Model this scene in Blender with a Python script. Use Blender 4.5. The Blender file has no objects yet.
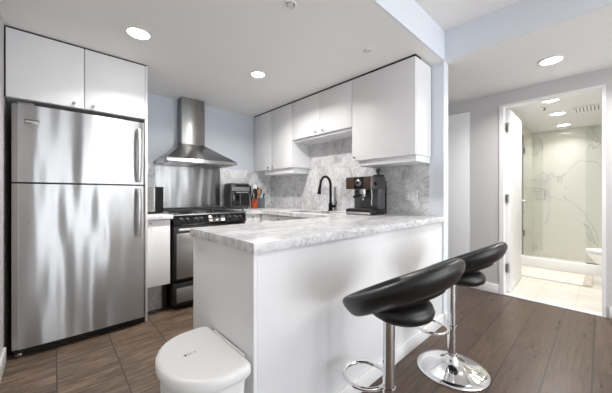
import bpy, bmesh, math, random
from mathutils import Vector, Matrix
random.seed(7)
SC = bpy.context.scene
COL = SC.collection
PI = math.pi

# ------------------------------------------------------------------ camera
cam_d = bpy.data.cameras.new('camera')
cam = bpy.data.objects.new('camera', cam_d); COL.objects.link(cam)
cam.location = (0, 0, 1.10)
cam.rotation_euler = (PI/2, 0, -math.atan2(.6795, .7337))
cam_d.sensor_width = 36; cam_d.lens = 273/612*36
cam_d.shift_y = -1.5/612
cam_d.clip_start = .02
SC.camera = cam

# ------------------------------------------------------------------ world, daylight, exposure
W = bpy.data.worlds.new('world'); SC.world = W; W.use_nodes = True
bg = W.node_tree.nodes['Background']
bg.inputs[0].default_value = (.80, .90, 1.0, 1); bg.inputs[1].default_value = 2.2
SC.view_settings.view_transform = 'Standard'; SC.view_settings.look = 'None'
SC.view_settings.gamma = 1; SC.view_settings.use_curve_mapping = False
SC.view_settings.exposure = 0.5
SC.cycles.max_bounces = 10; SC.cycles.diffuse_bounces = 6; SC.cycles.glossy_bounces = 5
SC.cycles.transparent_max_bounces = 12
SC.cycles.caustics_reflective = False; SC.cycles.caustics_refractive = False
SC.cycles.sample_clamp_indirect = 6

def area(name, loc, size, energy, color, rot, shape='RECTANGLE', parent=None, spread=PI):
    d = bpy.data.lights.new(name, 'AREA'); d.shape = shape; d.size = size[0]
    if shape in ('RECTANGLE', 'ELLIPSE'): d.size_y = size[1]
    d.energy = energy; d.color = color; d.spread = spread
    o = bpy.data.objects.new(name, d); COL.objects.link(o)
    o.location = loc; o.rotation_euler = rot
    if parent: o.parent = parent
    return o
# daylight in the three windows of the living room wall behind the camera
WIN = [(-.05, 1.05), (1.35, 2.3), (2.6, 3.45)]; WZ0, WZ1 = .06, 2.16; YB = -3.6
for (a, b), wf in zip(WIN, (.55, 1.0, 1.15)):
    area('window_daylight', ((a+b)/2, YB-.10, (WZ0+WZ1)/2), (b-a, WZ1-WZ0), 15*wf*(b-a), (.96, .98, 1.0), (PI/2, 0, 0))
    # unseen fill lights added outside the windows, tilted up to brighten the ceilings
    area('upward_fill', ((a+b)/2, YB-.75, .15), (b-a, 1.1), 38*wf*(b-a), (.97, .985, 1.0), (PI*.78, 0, 0))

# unseen fill light added above and behind the camera to soften shadows
area('living_fill', (1.7, -1.5, 2.44), (1.6, 1.2), 24, (1, .96, .92), (0, 0, 0))

# ------------------------------------------------------------------ materials
def new_mat(name):
    m = bpy.data.materials.new(name); m.use_nodes = True
    nt = m.node_tree; p = nt.nodes['Principled BSDF']
    return m, nt, p
def N(nt, kind, **kw):
    n = nt.nodes.new(kind)
    for k, v in kw.items():
        if k in n.inputs: n.inputs[k].default_value = v
        else: setattr(n, k, v)
    return n
def rgb(r, g, b):
    f = lambda c: (c/255/12.92) if c/255 <= .04045 else ((c/255+.055)/1.055)**2.4
    return (f(r), f(g), f(b), 1)
def plain(name, col, rough=.5, metal=0., bump=0., bscale=60., var=.03, coat=0., spec=.5):
    m, nt, p = new_mat(name)
    p.inputs['Roughness'].default_value = rough; p.inputs['Metallic'].default_value = metal
    p.inputs['Coat Weight'].default_value = coat
    p.inputs['Specular IOR Level'].default_value = spec
    tc = N(nt, 'ShaderNodeTexCoord'); no = N(nt, 'ShaderNodeTexNoise', Scale=bscale, Detail=4.)
    nt.links.new(tc.outputs['Object'], no.inputs['Vector'])
    mx = N(nt, 'ShaderNodeMix', data_type='RGBA')
    mx.inputs[6].default_value = tuple(c*(1-var) for c in col[:3])+(1,); mx.inputs[7].default_value = tuple(min(1, c*(1+var)) for c in col[:3])+(1,)
    nt.links.new(no.outputs['Fac'], mx.inputs[0]); nt.links.new(mx.outputs[2], p.inputs['Base Color'])
    if bump:
        b = N(nt, 'ShaderNodeBump', Strength=bump, Distance=.002)
        nt.links.new(no.outputs['Fac'], b.inputs['Height']); nt.links.new(b.outputs[0], p.inputs['Normal'])
    return m
def emit(name, col, s):
    m, nt, p = new_mat(name)
    p.inputs['Base Color'].default_value = (.9, .9, .9, 1)
    p.inputs['Emission Color'].default_value = col; p.inputs['Emission Strength'].default_value = s
    return m
def mapping(nt, scale, rot=(0, 0, 0), loc=(0, 0, 0)):
    tc = N(nt, 'ShaderNodeTexCoord'); mp = N(nt, 'ShaderNodeMapping')
    mp.inputs['Scale'].default_value = scale; mp.inputs['Rotation'].default_value = rot; mp.inputs['Location'].default_value = loc
    nt.links.new(tc.outputs['Object'], mp.inputs['Vector'])
    return mp
def ramp(nt, fac, stops):
    r = N(nt, 'ShaderNodeValToRGB'); e = r.color_ramp.elements
    while len(e) < len(stops): e.new(.5)
    for i, (p, c) in enumerate(stops): e[i].position = p; e[i].color = c
    nt.links.new(fac, r.inputs[0]); return r

def steel(name, col=(.56, .555, .55, 1), rough=.26, wave=0., brush=(3, 3, 260), aniso=.85):
    """brushed stainless steel: fine brushing, a little large-scale waviness"""
    m, nt, p = new_mat(name)
    p.inputs['Metallic'].default_value = 1; p.inputs['Base Color'].default_value = col
    p.inputs['Anisotropic'].default_value = aniso; p.inputs['Anisotropic Rotation'].default_value = .25
    tg = N(nt, 'ShaderNodeTangent', direction_type='RADIAL', axis='Z'); nt.links.new(tg.outputs[0], p.inputs['Tangent'])
    mp = mapping(nt, brush); no = N(nt, 'ShaderNodeTexNoise', Scale=4., Detail=3.)
    nt.links.new(mp.outputs[0], no.inputs['Vector'])
    r = N(nt, 'ShaderNodeMapRange'); r.inputs[3].default_value = rough-.05; r.inputs[4].default_value = rough+.07
    nt.links.new(no.outputs['Fac'], r.inputs[0]); nt.links.new(r.outputs[0], p.inputs['Roughness'])
    b1 = N(nt, 'ShaderNodeBump', Strength=.03, Distance=.001); nt.links.new(no.outputs['Fac'], b1.inputs['Height'])
    last = b1
    if wave:
        mp2 = mapping(nt, (1, 1, .16)); n2 = N(nt, 'ShaderNodeTexNoise', Scale=5.5, Detail=1.)
        nt.links.new(mp2.outputs[0], n2.inputs['Vector'])
        b2 = N(nt, 'ShaderNodeBump', Strength=1., Distance=wave); nt.links.new(n2.outputs['Fac'], b2.inputs['Height'])
        nt.links.new(b1.outputs[0], b2.inputs['Normal']); last = b2
    nt.links.new(last.outputs[0], p.inputs['Normal'])
    return m

def carrara(name, rough=.22, base=0, sc=(1, 1, 1)):
    m, nt, p = new_mat(name)
    p.inputs['Roughness'].default_value = rough
    mp = mapping(nt, sc, (.4, .5, .6) if base else (0, 0, .1))
    n1 = N(nt, 'ShaderNodeTexNoise', Scale=5., Detail=12., Roughness=.72, Distortion=.5)
    n2 = N(nt, 'ShaderNodeTexNoise', Scale=4.5, Detail=12., Roughness=.66, Distortion=1.2)
    n3 = N(nt, 'ShaderNodeTexNoise', Scale=38., Detail=6., Roughness=.75, Distortion=.8)
    for n in (n1, n2, n3): nt.links.new(mp.outputs[0], n.inputs['Vector'])
    g = lambda v: rgb(v-base, v-base, v+1-base)
    c1 = ramp(nt, n1.outputs['Fac'], [(.34, g(180)), (.47, g(217)), (.60, g(234))])
    v = ramp(nt, n2.outputs['Fac'], [(.472, (1, 1, 1, 1)), (.497, (.58, .59, .61, 1)), (.522, (1, 1, 1, 1))])
    s = ramp(nt, n3.outputs['Fac'], [(.35, (.48, .48, .50, 1)), (.46, (1, 1, 1, 1))])
    m1 = N(nt, 'ShaderNodeMix', data_type='RGBA', blend_type='MULTIPLY'); m1.inputs[0].default_value = .75
    m2 = N(nt, 'ShaderNodeMix', data_type='RGBA', blend_type='MULTIPLY'); m2.inputs[0].default_value = .75
    nt.links.new(c1.outputs[0], m1.inputs[6]); nt.links.new(v.outputs[0], m1.inputs[7])
    nt.links.new(m1.outputs[2], m2.inputs[6]); nt.links.new(s.outputs[0], m2.inputs[7])
    nt.links.new(m2.outputs[2], p.inputs['Base Color'])
    return m

def calacatta(name):
    """large white shower tiles with long sparse grey veins"""
    m, nt, p = new_mat(name); p.inputs['Roughness'].default_value = .12
    mp = mapping(nt, (1, 1, .8), (0.5, .3, 0))
    n2 = N(nt, 'ShaderNodeTexNoise', Scale=1.5, Detail=5., Roughness=.5, Distortion=.7)
    nt.links.new(mp.outputs[0], n2.inputs['Vector'])
    v = ramp(nt, n2.outputs['Fac'], [(.490, rgb(230, 228, 220)), (.498, rgb(196, 195, 190)), (.506, rgb(230, 228, 220))])
    nt.links.new(v.outputs[0], p.inputs['Base Color'])
    return m

def planks(name, cols, bw, rh, rot, loc, grain, rough, mortar, gcol, bumpd=.0015, gst=.5, freq=.5):
    """wood planks or wood-look tiles: running-bond joints plus stretched grain"""
    m, nt, p = new_mat(name)
    mp = mapping(nt, (1, 1, 1), rot, loc)
    br = N(nt, 'ShaderNodeTexBrick'); br.offset = freq; br.offset_frequency = 2
    br.inputs['Scale'].default_value = 1; br.inputs['Mortar Size'].default_value = mortar; br.inputs['Mortar Smooth'].default_value = .1
    br.inputs['Brick Width'].default_value = bw; br.inputs['Row Height'].default_value = rh; br.inputs['Bias'].default_value = 0
    br.inputs['Color1'].default_value = (0, 0, 0, 1); br.inputs['Color2'].default_value = (1, 1, 1, 1); br.inputs['Mortar'].default_value = (.5, .5, .5, 1)
    nt.links.new(mp.outputs[0], br.inputs['Vector'])
    # per-plank offset of the grain
    tc = N(nt, 'ShaderNodeTexCoord'); ad = N(nt, 'ShaderNodeVectorMath', operation='MULTIPLY_ADD')
    ad.inputs[1].default_value = (5.3, 3.1, 7.7)
    nt.links.new(br.outputs['Color'], ad.inputs[0]); nt.links.new(tc.outputs['Object'], ad.inputs[2])
    mg = N(nt, 'ShaderNodeMapping'); mg.inputs['Scale'].default_value = grain
    nt.links.new(ad.outputs[0], mg.inputs['Vector'])
    g = N(nt, 'ShaderNodeTexNoise', Scale=4., Detail=9., Roughness=.68, Distortion=.2); nt.links.new(mg.outputs[0], g.inputs['Vector'])
    c = ramp(nt, g.outputs['Fac'], [(.32, cols[0]), (.5, cols[1]), (.66, cols[2])])
    tone = N(nt, 'ShaderNodeMapRange'); tone.inputs[3].default_value = .85; tone.inputs[4].default_value = 1.12
    nt.links.new(br.outputs['Color'], tone.inputs[0])
    mt = N(nt, 'ShaderNodeVectorMath', operation='SCALE'); nt.links.new(c.outputs[0], mt.inputs[0]); nt.links.new(tone.outputs[0], mt.inputs['Scale'])
    mx = N(nt, 'ShaderNodeMix', data_type='RGBA'); mx.inputs[7].default_value = gcol
    nt.links.new(br.outputs['Fac'], mx.inputs[0]); nt.links.new(mt.outputs[0], mx.inputs[6])
    nt.links.new(mx.outputs[2], p.inputs['Base Color'])
    rr = N(nt, 'ShaderNodeMapRange'); rr.inputs[3].default_value = rough-.08; rr.inputs[4].default_value = rough+.1
    nt.links.new(g.outputs['Fac'], rr.inputs[0]); nt.links.new(rr.outputs[0], p.inputs['Roughness'])
    b = N(nt, 'ShaderNodeBump', Strength=gst, Distance=bumpd); nt.links.new(g.outputs['Fac'], b.inputs['Height'])
    nt.links.new(b.outputs[0], p.inputs['Normal'])
    return m

def stone_tile(name):
    m, nt, p = new_mat(name); p.inputs['Roughness'].default_value = .3
    mp = mapping(nt, (1, 1, 1), (0, 0, 0), (.1, .13, 0))
    br = N(nt, 'ShaderNodeTexBrick'); br.offset = 0
    br.inputs['Scale'].default_value = 1; br.inputs['Mortar Size'].default_value = .004
    br.inputs['Brick Width'].default_value = .6; br.inputs['Row Height'].default_value = .3
    br.inputs['Color1'].default_value = rgb(221, 216, 206); br.inputs['Color2'].default_value = rgb(226, 222, 213); br.inputs['Mortar'].default_value = rgb(208, 203, 193)
    nt.links.new(mp.outputs[0], br.inputs['Vector'])
    n = N(nt, 'ShaderNodeTexNoise', Scale=5., Detail=6.); nt.links.new(mp.outputs[0], n.inputs['Vector'])
    r = ramp(nt, n.outputs['Fac'], [(.35, (.88, .87, .85, 1)), (.6, (1, 1, 1, 1))])
    mx = N(nt, 'ShaderNodeMix', data_type='RGBA', blend_type='MULTIPLY'); mx.inputs[0].default_value = 1
    nt.links.new(br.outputs['Color'], mx.inputs[6]); nt.links.new(r.outputs[0], mx.inputs[7]); nt.links.new(mx.outputs[2], p.inputs['Base Color'])
    return m
def glass(name, tint=(.93, .97, .95, 1), refl=1.0):
    m, nt, p = new_mat(name); nt.nodes.remove(p)
    out = nt.nodes['Material Output']
    t = N(nt, 'ShaderNodeBsdfTransparent'); t.inputs[0].default_value = tint
    g = N(nt, 'ShaderNodeBsdfGlossy'); g.inputs['Roughness'].default_value = .01
    lw = N(nt, 'ShaderNodeLayerWeight', Blend=.5); pw = N(nt, 'ShaderNodeMath', operation='POWER'); pw.inputs[1].default_value = 5
    f = N(nt, 'ShaderNodeMath', operation='MULTIPLY_ADD'); f.inputs[1].default_value = .6; f.inputs[2].default_value = .03
    nt.links.new(lw.outputs['Facing'], pw.inputs[0]); nt.links.new(pw.outputs[0], f.inputs[0]); mx = N(nt, 'ShaderNodeMixShader')
    nt.links.new(f.outputs[0], mx.inputs[0]); nt.links.new(t.outputs[0], mx.inputs[1]); nt.links.new(g.outputs[0], mx.inputs[2])
    nt.links.new(mx.outputs[0], out.inputs['Surface'])
    return m

M = dict(
    ceil=plain('ceiling_paint', rgb(240, 238, 236), .7, bump=.15, bscale=180, var=.008),
    wall=plain('wall_paint_grey', rgb(203, 201, 201), .6, bump=.1, bscale=160, var=.008),
    wallw=plain('wall_paint_white', rgb(232, 231, 229), .6, var=.008),
    blue=plain('wall_paint_blue_grey', rgb(224, 229, 236), .55, bump=.1, bscale=160, var=.008),
    hoodwall=plain('wall_paint_cool_grey', rgb(194, 199, 207), .6, bump=.1, bscale=160, var=.01),
    trim=plain('trim_white', rgb(236, 236, 236), .35, var=.005),
    cab=plain('cabinet_white', rgb(230, 230, 231), .45, var=.006, bscale=8),
    cabin=plain('cabinet_inside', rgb(190, 190, 190), .5, var=.01),
    shadow=plain('painted_shadow', rgb(30, 30, 30), .8),  # near-black colour for strips that stand in for shaded gaps
    marble=carrara('carrara_marble', sc=(.6, 1.7, 1)), splash=carrara('carrara_splashback', .3, 6),
    shower=calacatta('shower_tile'), bathfloor=stone_tile('bath_floor_tile'),
    tile=planks('wood_look_tile', [rgb(62, 49, 41), rgb(97, 81, 68), rgb(140, 122, 104)], .61, .305, (0, 0, PI/2), (1.855, -.016, 0), (1.1, 13, 2), .42, .003, rgb(48, 39, 33), .001, .5),
    wood=planks('dark_plank_floor', [rgb(60, 45, 33), rgb(79, 60, 45), rgb(99, 78, 61)], 1.4, .2, (0, 0, 0), (.3, -.035, 0), (1.0, 14, 2), .29, .0042, rgb(34, 26, 20), .002, .3, .37),
    steel=steel('brushed_steel', wave=0),
    fridge=steel('fridge_steel', (.41, .407, .405, 1), .30, .03),
    hood=steel('hood_steel', (.30, .293, .285, 1), .3, .004),
    splashsteel=steel('splash_steel', (.30, .297, .293, 1), .24, .012),
    steeld=plain('dark_steel', rgb(120, 118, 116), .3, 1.),
    chrome=plain('chrome', (.86, .86, .87, 1), .05, 1., var=.01),
    nickel=plain('satin_nickel', rgb(170, 168, 164), .3, 1.),
    black=plain('black_plastic', rgb(24, 24, 25), .32),
    blackg=plain('black_glass', rgb(10, 10, 11), .06),
    iron=plain('cast_iron', rgb(28, 28, 28), .6, bump=.4, bscale=200),
    bronze=plain('black_faucet_finish', rgb(26, 25, 25), .3, .6),
    leather=plain('black_leatherette', rgb(15, 14, 14), .38, bump=.25, bscale=260, spec=.6),
    stitch=plain('stitching', rgb(120, 118, 116), .7),
    bin=plain('white_plastic', rgb(232, 232, 231), .35, var=.005),
    mark=plain('dark_print', rgb(40, 40, 42), .6),
    markl=plain('light_print', rgb(200, 200, 200), .6),
    brown=plain('warm_brown_panel', rgb(66, 48, 39), .3, bscale=25, var=.3),
    grey=plain('graphite_plastic', rgb(74, 74, 76), .38),
    greyl=plain('mid_grey_plastic', rgb(120, 120, 122), .35),
    orange=plain('orange_ceramic', rgb(178, 82, 46), .35),
    slate=plain('blue_grey_ceramic', rgb(110, 120, 130), .4),
    wooden=plain('utensil_wood', rgb(170, 125, 85), .5),
    porcelain=plain('porcelain', rgb(244, 244, 244), .1, var=.003),
    mat=plain('bath_mat_pile', rgb(228, 222, 210), .9, bump=1., bscale=220, var=.05),
    glass=glass('clear_glass'), glassg=glass('shower_glass', (.955, .972, .962, 1)),
    lamp=emit('lamp_glow', (1, .97, .92, 1), 14), 
    led=emit('display_glow', (.85, .95, 1, 1), 1.0),
    plate=plain('outlet_plate', rgb(214, 214, 214), .35),
)

# ------------------------------------------------------------------ mesh helpers
def add_box(bm, x0, x1, y0, y1, z0, z1, bev=0., seg=2):
    r = bmesh.ops.create_cube(bm, size=1)
    vs = r['verts']
    for v in vs:
        v.co = Vector((x0+(v.co.x+.5)*(x1-x0), y0+(v.co.y+.5)*(y1-y0), z0+(v.co.z+.5)*(z1-z0)))
    if bev:
        es = list({e for v in vs for e in v.link_edges})
        bmesh.ops.bevel(bm, geom=es, offset=bev, segments=seg, affect='EDGES', profile=.5)
    return bm
def box(*a, **k): return add_box(bmesh.new(), *a, **k)
def add_lathe(bm, prof, c=(0, 0, 0), axis='Z', seg=32):
    """prof: (radius, height) pairs revolved about an axis through c"""
    c = Vector(c); rings = []
    def pt(r, h, t):
        a, b = r*math.cos(t), r*math.sin(t)
        return c+{'Z': Vector((a, b, h)), 'X': Vector((h, a, b)), 'Y': Vector((b, h, a))}[axis]
    for r, h in prof:
        if r < 1e-6: rings.append([bm.verts.new(pt(0, h, 0))])
        else: rings.append([bm.verts.new(pt(r, h, 2*PI*i/seg)) for i in range(seg)])
    for A, B in zip(rings, rings[1:]):
        for i in range(seg):
            j = (i+1) % seg
            if len(A) == 1 and len(B) == 1: continue
            if len(A) == 1: bm.faces.new((A[0], B[j], B[i]))
            elif len(B) == 1: bm.faces.new((A[i], A[j], B[0]))
            else: bm.faces.new((A[i], A[j], B[j], B[i]))
    bmesh.ops.recalc_face_normals(bm, faces=bm.faces)
    return bm
def lathe(*a, **k): return add_lathe(bmesh.new(), *a, **k)
def cyl(r, h0, h1, c=(0, 0, 0), axis='Z', seg=24, bev=0.):
    b = min(bev, r*.5)
    if b: return lathe([(0, h0), (r-b, h0), (r, h0+b), (r, h1-b), (r-b, h1), (0, h1)], c, axis, seg)
    return lathe([(0, h0), (r, h0), (r, h1), (0, h1)], c, axis, seg)
def add_tube(bm, pts, rad, seg=12, closed=False, caps=True):
    pts = [Vector(p) for p in pts]; n = len(pts)
    rads = rad if isinstance(rad, (list, tuple)) else [rad]*n
    rings = []; up = None
    for i, p in enumerate(pts):
        a = pts[(i-1) % n] if (closed or i > 0) else p
        b = pts[(i+1) % n] if (closed or i < n-1) else p
        t = (b-a).normalized()
        if up is None: up = t.orthogonal().normalized()
        up = (up-t*up.dot(t)).normalized(); s = t.cross(up)
        rings.append([bm.verts.new(p+(up*math.cos(2*PI*k/seg)+s*math.sin(2*PI*k/seg))*rads[i]) for k in range(seg)])
    prs = list(zip(rings, rings[1:]))
    if closed: prs.append((rings[-1], rings[0]))
    for A, B in prs:
        off = 0
        if closed and A is rings[-1]:
            off = min(range(seg), key=lambda o: (A[0].co-B[o].co).length)
        for k in range(seg):
            bm.faces.new((A[k], A[(k+1) % seg], B[(k+1+off) % seg], B[(k+off) % seg]))
    if caps and not closed:
        bm.faces.new(rings[0][::-1]); bm.faces.new(rings[-1])
    bmesh.ops.recalc_face_normals(bm, faces=bm.faces)
    return bm
def tube(*a, **k): return add_tube(bmesh.new(), *a, **k)
def add_prism(bm, poly, z0, z1, bev=0., seg=2):
    """polygon (x, y) extruded in z"""
    a = [bm.verts.new((x, y, z0)) for x, y in poly]; b = [bm.verts.new((x, y, z1)) for x, y in poly]
    n = len(poly); fs = []
    for i in range(n):
        j = (i+1) % n; fs.append(bm.faces.new((a[i], a[j], b[j], b[i])))
    f0 = bm.faces.new(a[::-1]); f1 = bm.faces.new(b)
    bmesh.ops.recalc_face_normals(bm, faces=fs+[f0, f1])
    if bev:
        bmesh.ops.bevel(bm, geom=list({e for f in (f0, f1) for e in f.edges}), offset=bev, segments=seg, affect='EDGES', profile=.5)
    return bm
def prism(*a, **k): return add_prism(bmesh.new(), *a, **k)
def bez(p0, p1, p2, p3, n=12):
    out = []
    for i in range(n+1):
        t = i/n; out.append(Vector(p0)*(1-t)**3+3*Vector(p1)*t*(1-t)**2+3*Vector(p2)*t*t*(1-t)+Vector(p3)*t**3)
    return out

ORG = {}
def obj(name, bm, mat, parent=None, label=None, sharp=35, stuff=False):
    """link a bmesh (in world coordinates) as ONE mesh object, origin at its base or its parent's"""
    if parent is None:
        xs = [v.co.x for v in bm.verts]; ys = [v.co.y for v in bm.verts]; zs = [v.co.z for v in bm.verts]
        o_ = Vector(((min(xs)+max(xs))/2, (min(ys)+max(ys))/2, min(zs)))
    else: o_ = ORG[parent.name]
    bmesh.ops.translate(bm, verts=bm.verts, vec=-o_)
    me = bpy.data.meshes.new(name); bm.to_mesh(me); bm.free()
    for p in me.polygons: p.use_smooth = True
    me.set_sharp_from_angle(angle=math.radians(sharp))
    me.materials.append(M[mat] if isinstance(mat, str) else mat)
    o = bpy.data.objects.new(name, me); COL.objects.link(o)
    if parent is None: o.location = o_
    else: o.parent = parent
    ORG[o.name] = o_
    if label: o['label'] = label
    if stuff: o['kind'] = 'stuff'
    return o
def tag(o, label, cat, group=None):
    o['label'] = label; o['category'] = cat
    if group: o['group'] = group
    return o
def thing(name, label, cat, loc, group=None):
    o = bpy.data.objects.new(name, None); COL.objects.link(o); o.empty_display_size = .1
    o.location = loc; ORG[o.name] = Vector(loc)
    return tag(o, label, cat, group)
def struct(name, bm, mat, parent=None):
    """the setting keeps world coordinates so that procedural joints line up"""
    if parent is not None: return obj(name, bm, mat, parent)
    me = bpy.data.meshes.new(name); bm.to_mesh(me); bm.free()
    for p in me.polygons: p.use_smooth = True
    me.set_sharp_from_angle(angle=math.radians(35))
    me.materials.append(M[mat]); o = bpy.data.objects.new(name, me); COL.objects.link(o)
    ORG[o.name] = Vector((0, 0, 0)); o['kind'] = 'structure'
    return o

# ------------------------------------------------------------------ setting
XL, XW, XWB, XH, YK, YF = -.24, 2.43, 2.53, 3.65, 3.40, .907   # left wall, splashback wall, its hall side, hall wall, hood wall, peninsula line
ZK, ZL, ZH = 2.23, 2.47, 2.24
YH = 4.6                                                        # hall end
struct('floor_kitchen', box(XL-.1, XW, YF, YK+.1, -.1, 0), 'tile')
struct('floor_living', add_box(add_box(bmesh.new(), XL-.1, XH+.04, YB-.1, YF, -.1, 0), XW, XH+.04, YF, YH, -.1, 0), 'wood')
struct('floor_bathroom', box(XH+.04, 6.6, -1.3, .9, -.1, .004), 'bathfloor')
struct('wall_left', box(XL-.1, XL, YB-.1, YK+.1, 0, 2.6), 'wall')
struct('wall_kitchen_back', box(XL, XWB, YK, YK+.1, 0, 2.6), 'hoodwall')
struct('wall_splashback_side', box(XW, XWB, YF-.002, YK, 0, 2.6), 'blue')
bm = bmesh.new()
D0, D1, DZ = -.02, .74, 2.085
C0, C1 = 1.06, 1.86
for y0, y1 in ((YB, D0), (D1, C0), (C1, YH)): add_box(bm, XH, XH+.1, y0, y1, 0, 2.6)
add_box(bm, XH, XH+.1, D0, D1, DZ, 2.6); add_box(bm, XH, XH+.1, C0, C1, 2.095, 2.6)
struct('wall_hall', bm, 'wall')
struct('wall_hall_end', box(XWB-.1, XH+.1, YH, YH+.1, 0, 2.6), 'wall')
struct('wall_hall_kitchen_side', box(XW, XWB, YK+.1, YH, 0, 2.6), 'wall')
bm = bmesh.new()
add_box(bm, XL, XH+.1, YB-.1, YB, 0, WZ0); add_box(bm, XL, XH+.1, YB-.1, YB, WZ1, 2.6)
e = [XL]+[q for w in WIN for q in w]+[XH+.1]
for i in range(0, len(e), 2): add_box(bm, e[i], e[i+1], YB-.1, YB, WZ0, WZ1)
struct('wall_living_windows', bm, 'wall')
for i, (a, b) in enumerate(WIN):
    bm = bmesh.new()
    for q in (a, (a+b)/2-.02, b-.04): add_box(bm, q, q+.04, YB-.07, YB-.02, WZ0, WZ1)
    add_box(bm, a, b, YB-.07, YB-.02, WZ0, WZ0+.04); add_box(bm, a, b, YB-.07, YB-.02, WZ1-.04, WZ1)
    struct('window_%d' % (i+1), bm, 'trim')
struct('ceiling_kitchen', box(XL, XW, YF, YK, ZK, 2.6), 'ceil')
struct('ceiling_living', box(XL, XW, YB, YF, ZL, 2.6), 'ceil')
struct('ceiling_hall', box(XW+.004, XH, YB, YH, ZH, 2.6), 'ceil')
struct('ceiling_bulkhead_kitchen', box(XL, XW, YF-.016, YF-.001, ZK-.001, ZL), 'blue')
struct('ceiling_bulkhead_hall', box(XW-.012, XW+.003, YB, YF-.016, ZH-.012, ZL), 'blue')
# bathroom
struct('wall_bathroom_left', box(XH+.1, 6.6, .87, .97, 0, 2.6), 'wallw')
struct('wall_bathroom_right', box(XH+.1, 6.6, -1.3, -1.2, 0, 2.6), 'wallw')
struct('wall_shower_back', box(6.5, 6.6, -1.2, .87, 0, 2.6), 'shower')
struct('wall_shower_left_tile', box(5.44, 6.5, .855, .87, 0, ZH), 'shower')
struct('ceiling_bathroom', box(XH+.1, 6.5, -1.2, .87, ZH, 2.6), 'wallw')
struct('trim_shower_curb', box(5.37, 5.49, -1.2, .868, .004, .15, bev=.006), 'porcelain')
# splashbacks (marble slabs on the walls)
struct('wall_splashback_marble', box(XW-.012, XW-.0005, 1.02, YK-.001, .918, 1.80), 'splash')
struct('wall_hood_splashback_marble', add_box(add_box(bmesh.new(), 1.603, XW-.013, YK-.012, YK-.0005, .918, 1.445), .60, .838, YK-.012, YK-.0005, .918, 1.445), 'splash')
# skirting boards
def base(name, x0, x1, y0, y1, h=.1): return struct(name, box(x0, x1, y0, y1, 0, h, bev=.004), 'trim')
base('baseboard_left', XL, XL+.014, YB, 2.66)
base('baseboard_hall', XH-.015, XH, D1+.035, C0-.005)
base('baseboard_hall_near', XH-.015, XH, YB, D0-.03)
base('baseboard_column', XW+.015, XWB+.014, YF-.017, YF-.003, .092)
base('baseboard_hall_kitchen_side', XWB, XWB+.014, YF-.017, YH, .092)
# bathroom doorway lining
bm = bmesh.new()
add_box(bm, XH-.008, XH+.108, D1-.012, D1+.028, 0, DZ+.01); add_box(bm, XH-.008, XH+.108, D0-.012, D0+.012, 0, DZ+.01)
add_box(bm, XH-.008, XH+.108, D0+.012, D1-.012, DZ-.012, DZ+.012)
struct('trim_doorway', bm, 'trim')
struct('trim_threshold', box(XH-.01, XH+.06, D0+.013, D1-.013, 0, .008, bev=.002), 'trim')
# bathroom door standing open, hinged on the left of its opening
dr = struct('door_1', box(0, .74, -.04, 0, .012, DZ-.02, bev=.002), 'trim')
dr.location = (XH+.105, D1-.014, 0); dr.rotation_euler = (0, 0, math.radians(1.5)); ORG[dr.name] = Vector((0, 0, 0))
for z in (.28, 1.06, 1.86):
    obj('hinge', add_box(cyl(.008, z-.05, z+.05, (-.012, -.02, 0), seg=12), -.05, -.008, -.006, .0015, z-.045, z+.045), 'nickel', dr)
bm = cyl(.026, -.048, -.04, (.68, 0, 1.03), 'Y'); add_tube(bm, [(.68, -.044, 1.03), (.68, -.09, 1.03), (.67, -.095, 1.03), (.58, -.095, 1.03)], .009)
obj('handle', bm, 'chrome', dr)
# flush closet door in the hall wall
d2 = struct('door_2', box(XH-.004, XH+.03, C0+.006, C1-.006, .008, 2.087, bev=.002), 'trim')
obj('handle', cyl(.014, XH-.04, XH-.004, (0, C1-.07, 1.0), 'X'), 'nickel', d2)

# ------------------------------------------------------------------ lights in the ceilings
def downlight(x, y, z, r, label, group, w, col=(1, .975, .945), spread=math.radians(125)):
    t = thing('recessed_light', label, 'ceiling light', (x, y, z), group)
    obj('trim_ring', lathe([(r*1.02, .0005), (r*1.22, -.002), (r*1.24, -.006), (r*1.05, -.009), (r, -.006), (r, .0005)], (x, y, z), seg=40), 'trim', t)
    obj('diffuser', lathe([(0, -.0055), (r, -.0055), (r, -.001), (0, -.001)], (x, y, z), seg=40), 'lamp', t)
    area('bulb', (0, 0, -.02), (r*1.6, r*1.6), w, col, (0, 0, 0), 'DISK', t, spread)
    return t
KW = 12
downlight(.437, 2.19, ZK, .066, 'round recessed ceiling light above the refrigerator, nearest the over-fridge cabinet', 'kitchen downlights', 7)
downlight(1.403, 2.175, ZK, .058, 'round recessed ceiling light in mid kitchen ceiling, near the range hood', 'kitchen downlights', 16, spread=math.radians(155))
downlight(3.09, .285, ZH, .07, 'round recessed ceiling light in the hall ceiling outside the bathroom door', 'hall lights', 11, spread=math.radians(150))
for x, lab in ((4.374, 'nearest of three recessed lights in the bathroom ceiling'), (5.171, 'middle of three recessed lights in the bathroom ceiling'), (6.08, 'farthest of three recessed lights in the bathroom ceiling, over the shower')):
    downlight(x, .41, ZH, .075, lab, 'bathroom downlights', 3 if x > 6 else 7, (1, .985, .97), math.radians(140))
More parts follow.
